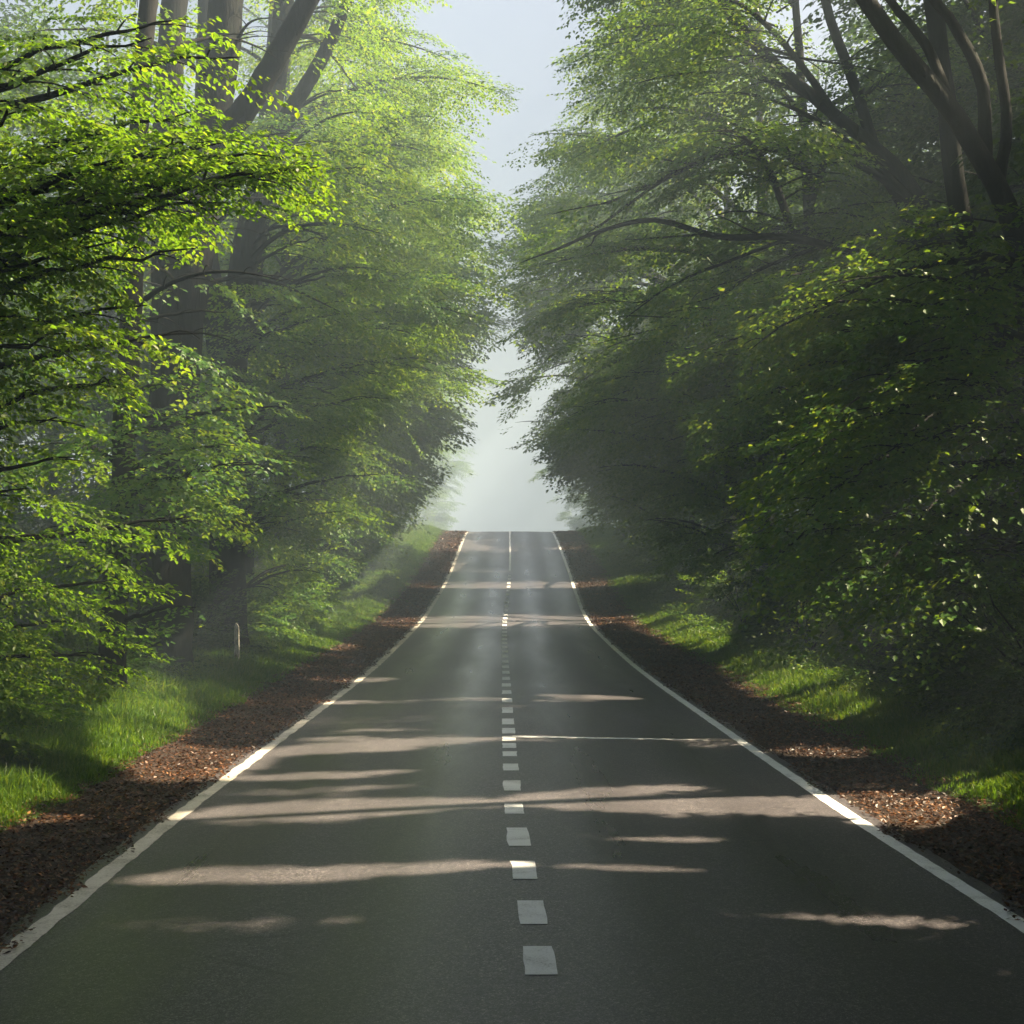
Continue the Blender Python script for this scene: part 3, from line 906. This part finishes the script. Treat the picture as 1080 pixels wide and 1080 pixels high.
# ------------------------------------------------------------------ shrubs at the foot of the trees
def shrub(name, x, y, r, h, lod, material, label, group, nsp=90, bright=0.0, cull=True):
    b = np.array(B(x, y))
    br = Tubes(); org, ax, up = [], [], []
    for i in range(9):
        a = rng.uniform(0, 2 * PI); q = rng.uniform(.3, .9)
        tip = b + np.array((math.cos(a) * r * q, math.sin(a) * r * q, h * rng.uniform(.6, .98)))
        c = bez(b + (0, 0, -.05), b + (0, 0, h * .4), tip - (0, 0, h * .2), tip, 7)
        br.add(c, np.linspace(.028, .006, 7), 5)
    for i in range(nsp):
        a = rng.uniform(0, 2 * PI); e = math.asin(rng.uniform(0, 1)); q = rng.uniform(.45, 1.0)
        d = np.array((math.cos(a) * math.cos(e), math.sin(a) * math.cos(e), math.sin(e)))
        p = b + d * np.array((r, r, h)) * q * (1 + .22 * hnoise(a * 2, e * 3)) - d * .45
        org.append(p); ax.append(d + np.array((0, 0, -.35)) + rng.normal(0, .25, 3)); up.append(np.array((0, 0, 1.)) + d * .35)
    lv = sprays_to_leaves(np.array(org), np.array(ax), np.array(up), rng.uniform(.5, .85, nsp), lod)
    if cull:
        k = ~sun_gap(lv[0]); lv = [q_[k] for q_ in lv]
    k = lv[0][:, 2] > gz(lv[0][:, 0], lv[0][:, 1]) + .03
    lv = [q_[k] for q_ in lv]
    o = root(name, tuple(b), label, 'shrub', group)
    br.build('stems', M['bark'], o, b)
    link('foliage', leaf_mesh('foliage', *lv, lod, M[material], b, bright), o)
    NLEAF[0] += len(lv[0])
    return o


bushes = [
    (-6.9, 16.2, 1.5, 2.2, 0, 'leaf_young', 'glossy bright shrub at the left picture edge above the sunlit grass', 170, .0),
    (-7.6, 19.5, 1.5, 1.7, 0, 'leaf', 'dark glossy shrub behind the sunlit grass on the left', 150, .0),
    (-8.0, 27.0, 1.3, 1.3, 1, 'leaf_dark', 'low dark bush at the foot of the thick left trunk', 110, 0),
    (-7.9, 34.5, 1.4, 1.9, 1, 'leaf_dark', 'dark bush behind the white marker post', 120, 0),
    (-7.9, 40.5, 1.6, 2.4, 1, 'leaf', 'bush beside the grass just beyond the white marker post', 120, 0),
    (-7.4, 46.5, 1.5, 2.8, 1, 'leaf_young', 'sunlit yellow bush on the left verge half way to the crest', 120, .1),
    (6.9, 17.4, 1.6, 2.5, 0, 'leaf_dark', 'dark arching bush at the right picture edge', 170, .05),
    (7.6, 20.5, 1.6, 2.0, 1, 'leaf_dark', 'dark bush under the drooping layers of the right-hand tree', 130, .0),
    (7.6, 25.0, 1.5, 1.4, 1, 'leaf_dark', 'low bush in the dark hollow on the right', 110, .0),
    (6.9, 33.0, 1.2, 1.9, 1, 'leaf', 'light green bush at the right verge beside the dark hollow', 120, .15),
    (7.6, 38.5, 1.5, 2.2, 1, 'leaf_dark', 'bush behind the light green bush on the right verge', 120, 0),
    (7.3, 45.0, 1.5, 2.4, 1, 'leaf', 'misty bush on the right verge beside the sunlit road band', 120, 0),
]
made = []
for x, y, r, h, lod, mt, lab, nsp, br_ in bushes:
    made.append(shrub('roadside_shrub', x, y, r, h, lod, mt, lab, 'shrubs along the verges', nsp, br_))
for i, (x, y) in enumerate([(-8.4, 53), (-8.6, 60), (-8.7, 67), (-8.7, 75), (-8.9, 84), (-9.2, 94), (8.2, 52), (8.4, 59), (8.6, 66), (8.6, 74), (8.8, 83), (9.0, 93)]):
    o = made[4 + (i % 2) * 6].copy(); C.objects.link(o)
    o.location = B(x, y); o.rotation_euler = (0, 0, rng.uniform(0, 6)); o.scale = (1.1, 1.1, rng.uniform(.8, 1.2))
    o['label'] = 'hazy shrub on the far left verge below the crest' if x < 0 else 'hazy shrub on the far right verge below the crest'
    o['group'] = 'far shrubs on the left verge' if x < 0 else 'far shrubs on the right verge'
    for ch in made[4 + (i % 2) * 6].children:
        d = ch.copy(); C.objects.link(d); d.parent = o

# ------------------------------------------------------------------ ground, road, verges
def grid(xs_fn, ys, ncol, zfn):
    V = []
    for y in ys:
        x = xs_fn(y)
        V.append(np.stack([x, np.full(ncol, y), zfn(x, np.full(ncol, y))], 1))
    V = np.concatenate(V)
    i = np.arange(len(ys) - 1)[:, None] * ncol; j = np.arange(ncol - 1)[None]
    f = np.stack([i + j, i + j + 1, i + ncol + j + 1, i + ncol + j], -1).reshape(-1, 4)
    return V, f


def structure(name, V, f, material, parent=None):
    o = link(name, mesh(name, V, [f], material, smooth=True), parent)
    if not parent:
        o['kind'] = 'structure'
    return o


ys = np.concatenate([np.arange(-45, 0, 3.), np.arange(0, 130, .5), np.arange(130, 300, 5.), np.arange(300, 861, 40.)])
sx = np.concatenate([[-280, -120, -60, -40, -30], np.arange(-24, -9, 1.5), np.arange(-9, -3.2, .3), [-3.2, 0, 3.2], np.arange(3.5, 9.1, .3), np.arange(10.5, 25, 1.5), [30, 40, 60, 120, 280]])
V, f = grid(lambda y: sx + xc(y), ys, len(sx), gz)
structure('ground', V, f, M['floor'])
ysr = np.concatenate([np.arange(-45, 0, 2.), np.arange(0, 130, .25), np.arange(130, 400, 4.)])
crown_ = lambda s: .03 * (1 - (s / 3.4)**2)
sxr = np.linspace(-3.42, 3.42, 19)
V, f = grid(lambda y: sxr + xc(y) + np.where(np.abs(sxr) > 3.4, .05 * hnoise(y, sxr, 2.2), 0), ysr, len(sxr), lambda x, y: zr(y) + crown_(x - xc(y)))
road = structure('road', V, f, M['asphalt'])
for side in (-1, 1):
    t = np.linspace(0, 1, 9)
    V, f = grid(lambda y: xc(y) + side * (3.30 + t * (dirt_w(y) - .1 + .10 * hnoise(y, side, 1.3))), ysr, 9,
                lambda x, y: zr(y) - .012 + .03 * t + .012 * hnoise(x, y, 2.5))
    if side < 0:
        f = f[:, ::-1]
    structure('dirt_verge', V, f, M['dirt'])


for side in (-1, 1):
    t = np.linspace(0, 1, 9)
    V, f = grid(lambda y: xc(y) + side * (3.22 + dirt_w(y) + .10 * hnoise(y, side, 1.3) + t * (2.4 + .4 * hnoise(y, side * 2, .6))), ysr[:-60], 9,
                lambda x, y: gz(x, y) + .012)
    if side < 0:
        f = f[:, ::-1]
    structure('grass_verge', V, f, M['turf'])


def strip(name, s_mid, wfn, y0, y1, material, dy=.1, lift=.004):
    yy = np.arange(y0, y1, dy) if y1 > y0 else np.array([y0, y1])
    wl = wfn(yy, 0); wr = wfn(yy, 1)
    cols = np.stack([-wl, np.zeros_like(wl), wr], 1)
    s = s_mid + cols
    x = xc(yy)[:, None] + s
    z = zr(yy)[:, None] + crown_(s) + lift
    V = np.stack([x, np.repeat(yy[:, None], 3, 1), z], -1).reshape(-1, 3)
    i = np.arange(len(yy) - 1)[:, None] * 3; j = np.arange(2)[None]
    f = np.stack([i + j, i + j + 1, i + 4 + j, i + 3 + j], -1).reshape(-1, 4)
    return link(name, mesh(name, V, [f], material, smooth=True), road)


strip('edge_line', -3.2, lambda y, k: .076 + .016 * hnoise(y * 2.2, k * 7, 1.7) + .01 * hnoise(y, k * 3, 9), 2, 125, M['paint_worn'], .08)
strip('edge_line', 3.2, lambda y, k: .072 + .006 * hnoise(y * 2.2, k * 7 + 3, 1.7) + .004 * hnoise(y, k * 3, 9), 2, 125, M['paint'], .08)
DASH = [(8.16, 8.78), (9.33, 10.0), (10.7, 11.37), (12.0, 12.86), (13.6, 14.2), (15.06, 15.8), (16.6, 17.2), (17.9, 18.4), (18.75, 19.3), (19.57, 20.1), (20.45, 21.2), (21.7, 22.6), (23.5, 24.5), (25.45, 26.3)]
y = 27.3
while y < 76:
    DASH.append((y, y + .85)); y += 1.75
DASH = [(3.2, 3.9), (4.9, 5.55), (6.55, 7.2)] + DASH
Vs, Fs, n0 = [], [], 0
for a, b_ in DASH:
    yy = np.linspace(a, b_, 5)
    hw = (.092 if a < 30 else .085) + rng.normal(0, .004, (5, 2))
    s = np.stack([-hw[:, 0], 0 * hw[:, 0], hw[:, 1]], 1)
    x = xc(yy)[:, None] + s; z = zr(yy)[:, None] + crown_(s) + .004
    Vs.append(np.stack([x, np.repeat(yy[:, None], 3, 1), z], -1).reshape(-1, 3))
    i = np.arange(4)[:, None] * 3; j = np.arange(2)[None]
    Fs.append(np.stack([i + j, i + j + 1, i + 4 + j, i + 3 + j], -1).reshape(-1, 4) + n0); n0 += 15
link('centre_line', mesh('centre_line', np.concatenate(Vs), [np.concatenate(Fs)], M['paint'], smooth=True), road)
strip('centre_line', 0, lambda y, k: .050 + .006 * hnoise(y, k, 2), 77.5, 125, M['paint'])
# thin sun streak across the right lane, painted on as a pale strip
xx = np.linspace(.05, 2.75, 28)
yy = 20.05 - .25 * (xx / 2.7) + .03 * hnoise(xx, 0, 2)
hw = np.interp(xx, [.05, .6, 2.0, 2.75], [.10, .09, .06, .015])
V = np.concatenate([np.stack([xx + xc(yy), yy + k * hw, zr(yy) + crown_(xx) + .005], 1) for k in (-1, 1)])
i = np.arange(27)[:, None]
link('painted_sun_streak', mesh('painted_sun_streak', V, [np.concatenate([i, i + 1, i + 29, i + 28], 1)], M['paint'], smooth=True), road)

# ------------------------------------------------------------------ grass, leaf litter, ground cover
def grass(name, side, n_, ya, yb):
    y = np.where(rng.random(n_) < .7, np.exp(rng.uniform(math.log(ya), math.log(yb), n_)), rng.uniform(40, yb, n_))
    inner_ = 3.3 + dirt_w(y) + .10 * hnoise(y, side, 1.3) - .12
    t = rng.random(n_)**.8
    wd = np.interp(y, [8, 16, 25, 60, 110], [1.7, 1.8, 2.1, 2.6, 2.6])
    s = inner_ + t * wd * (1 + .15 * hnoise(y, 5 * side, .8))
    x = xc(y) + side * s
    den = .55 + .5 * hnoise(x, y, 1.1) + .5 * sm(0, .25, t)
    k = rng.random(n_) < den
    x, y, t = x[k], y[k], t[k]; m = len(x)
    z = gz(x, y) - .02
    tuft = .7 + .45 * hnoise(x * 1.3, y * 1.1, 1.6)
    h = rng.uniform(.10, .30, m) * (.45 + .9 * sm(0, .5, t)) * tuft * (1.15 if side < 0 else .95)
    wv = np.interp(y, [8, 20, 50, 110], [.005, .009, .02, .04]) * rng.uniform(.7, 1.4, m)
    a = rng.uniform(0, 2 * PI, m); l = rng.normal(0, .45, m); la = rng.uniform(0, 2 * PI, m)
    bx, by = np.cos(a) * wv, np.sin(a) * wv
    lx, ly = np.cos(la) * l * h, np.sin(la) * l * h
    b0_ = np.stack([x - bx, y - by, z], 1); b1_ = np.stack([x + bx, y + by, z], 1)
    m0 = np.stack([x - bx * .8 + lx * .4, y - by * .8 + ly * .4, z + h * .6], 1); m1 = np.stack([x + bx * .8 + lx * .4, y + by * .8 + ly * .4, z + h * .6], 1)
    tp = np.stack([x + lx * 1.3, y + ly * 1.3, z + h * (1 - .25 * np.abs(l))], 1)
    V = np.stack([b0_, b1_, m1, m0, tp], 1).reshape(-1, 3)
    i = np.arange(m)[:, None] * 5
    q = i + np.array([[0, 1, 2, 3]]); tr_ = i + np.array([[3, 2, 4]])
    tint = np.clip(rng.beta(2, 2, m) + .2 * hnoise(x, y, .9), 0, 1)
    o = link(name, mesh(name, V, [q, tr_], M['grass'], np.concatenate([tint, tint])))
    o['kind'] = 'stuff'
    return o


g = grass('grass', -1, 240000, 9, 118); g['label'] = 'fresh green grass strip along the left dirt verge'
g = grass('grass', 1, 230000, 9, 118); g['label'] = 'shaded green grass strip along the right dirt verge'


def scatter_leaves(name, side, n_, s0, s1, ya, yb, material, size, up, hgt, label, power=1.0, ragged=.3):
    y = np.exp(rng.uniform(math.log(ya), math.log(yb), n_))
    s = s0 + (s1 - s0) * rng.random(n_)**power + ragged * hnoise(y, side * 3, 1.1) * rng.random(n_)
    x = xc(y) + side * s
    k = s > 3.18
    x, y = x[k], y[k]; m = len(x)
    a = rng.uniform(0, 2 * PI, m)
    D = np.stack([np.cos(a), np.sin(a), rng.normal(.15 if up else .0, .3, m)], 1)
    N = np.stack([rng.normal(0, .45, m), rng.normal(0, .45, m), np.ones(m)], 1)
    z = np.maximum(gz(x, y), zr(y)) + .012 + hgt * rng.random(m)**.7 * (.5 + .6 * np.clip(hnoise(x, y, .9) + .5, 0, 1.3))
    sz = size * rng.uniform(.5, 1.2, m) * np.interp(y, [8, 20, 60, 110], [.8, 1, 1.9, 3])
    me = leaf_mesh(name, np.stack([x, y, z], 1), D, N, sz, 1, M[material], np.zeros(3), 0, .36 if up else .28)
    o = link(name, me); o['kind'] = 'stuff'; o['label'] = label
    return o


for side in (-1, 1):
    sd = 'left' if side < 0 else 'right'
    scatter_leaves('leaf_litter', side, 60000, 3.32, 5.2, 6, 112, 'litter', .055, False, .02, 'brown fallen leaves on the %s dirt verge' % sd)
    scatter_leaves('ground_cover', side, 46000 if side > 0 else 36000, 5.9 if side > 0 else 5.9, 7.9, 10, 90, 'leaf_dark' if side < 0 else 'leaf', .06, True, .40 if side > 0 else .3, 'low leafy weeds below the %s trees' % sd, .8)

# ------------------------------------------------------------------ white marker post
yP = 32.5
pb = np.array(B(P(250, 705, yP)[0], yP))
pr = root('marker_post', tuple(pb), 'weathered white wooden marker post standing in the left grass', 'post')
hP = 1.02; hw = .052
V = np.array([(sx_ * hw * k, sy_ * hw * .8 * k, z_) for z_, k in ((-.3, 1), (.35, 1.0), (.7, .96), (hP - .09, .92)) for sx_, sy_ in ((-1, -1), (1, -1), (1, 1), (-1, 1))], float)
V[:, 0] += .03 * (V[:, 2] > .3) * 0 - .018 * V[:, 2]
f = [np.array([[4 * r + j, 4 * r + (j + 1) % 4, 4 * r + 4 + (j + 1) % 4, 4 * r + 4 + j] for r in range(3) for j in range(4)])]
link('shaft', mesh('shaft', V, f, M['post']), pr)
zt = hP - .09
T_ = np.array([(sx_ * hw * .92, sy_ * hw * .75, zt) for sx_, sy_ in ((-1, -1), (1, -1), (1, 1), (-1, 1))] + [(sx_ * hw * .4, sy_ * hw * .74, hP - (0 if sx_ < 0 else .03)) for sx_, sy_ in ((-1, -1), (1, -1), (1, 1), (-1, 1))], float)
T_[:, 0] -= .018 * T_[:, 2]; T_[:, 2] += .002
link('slanted_top', mesh('slanted_top', T_, [np.array([[0, 1, 5, 4], [1, 2, 6, 5], [2, 3, 7, 6], [3, 0, 4, 7], [4, 5, 6, 7]])], M['post']), pr)

# ------------------------------------------------------------------ air
hz = np.array([(x, y, z) for z in (-2.2, 36) for x, y in ((-285, -50), (285, -50), (285, 865), (-285, 865))], float)
m = bpy.data.materials.new('haze'); m.use_nodes = True
n = m.node_tree
n.nodes.remove(n.nodes['Principled BSDF'])
vol = n.nodes.new('ShaderNodeVolumePrincipled')
vol.inputs['Color'].default_value = (.39, .485, .605, 1)
vol.inputs['Density'].default_value = .0074
vol.inputs['Anisotropy'].default_value = .1
n.links.new(vol.outputs[0], n.nodes['Material Output'].inputs['Volume'])
o = link('haze', mesh('haze', hz, [np.array([[0, 3, 2, 1], [4, 5, 6, 7], [0, 1, 5, 4], [1, 2, 6, 5], [2, 3, 7, 6], [3, 0, 4, 7]])], m))
o['kind'] = 'stuff'; o['label'] = 'pale morning haze filling the avenue'
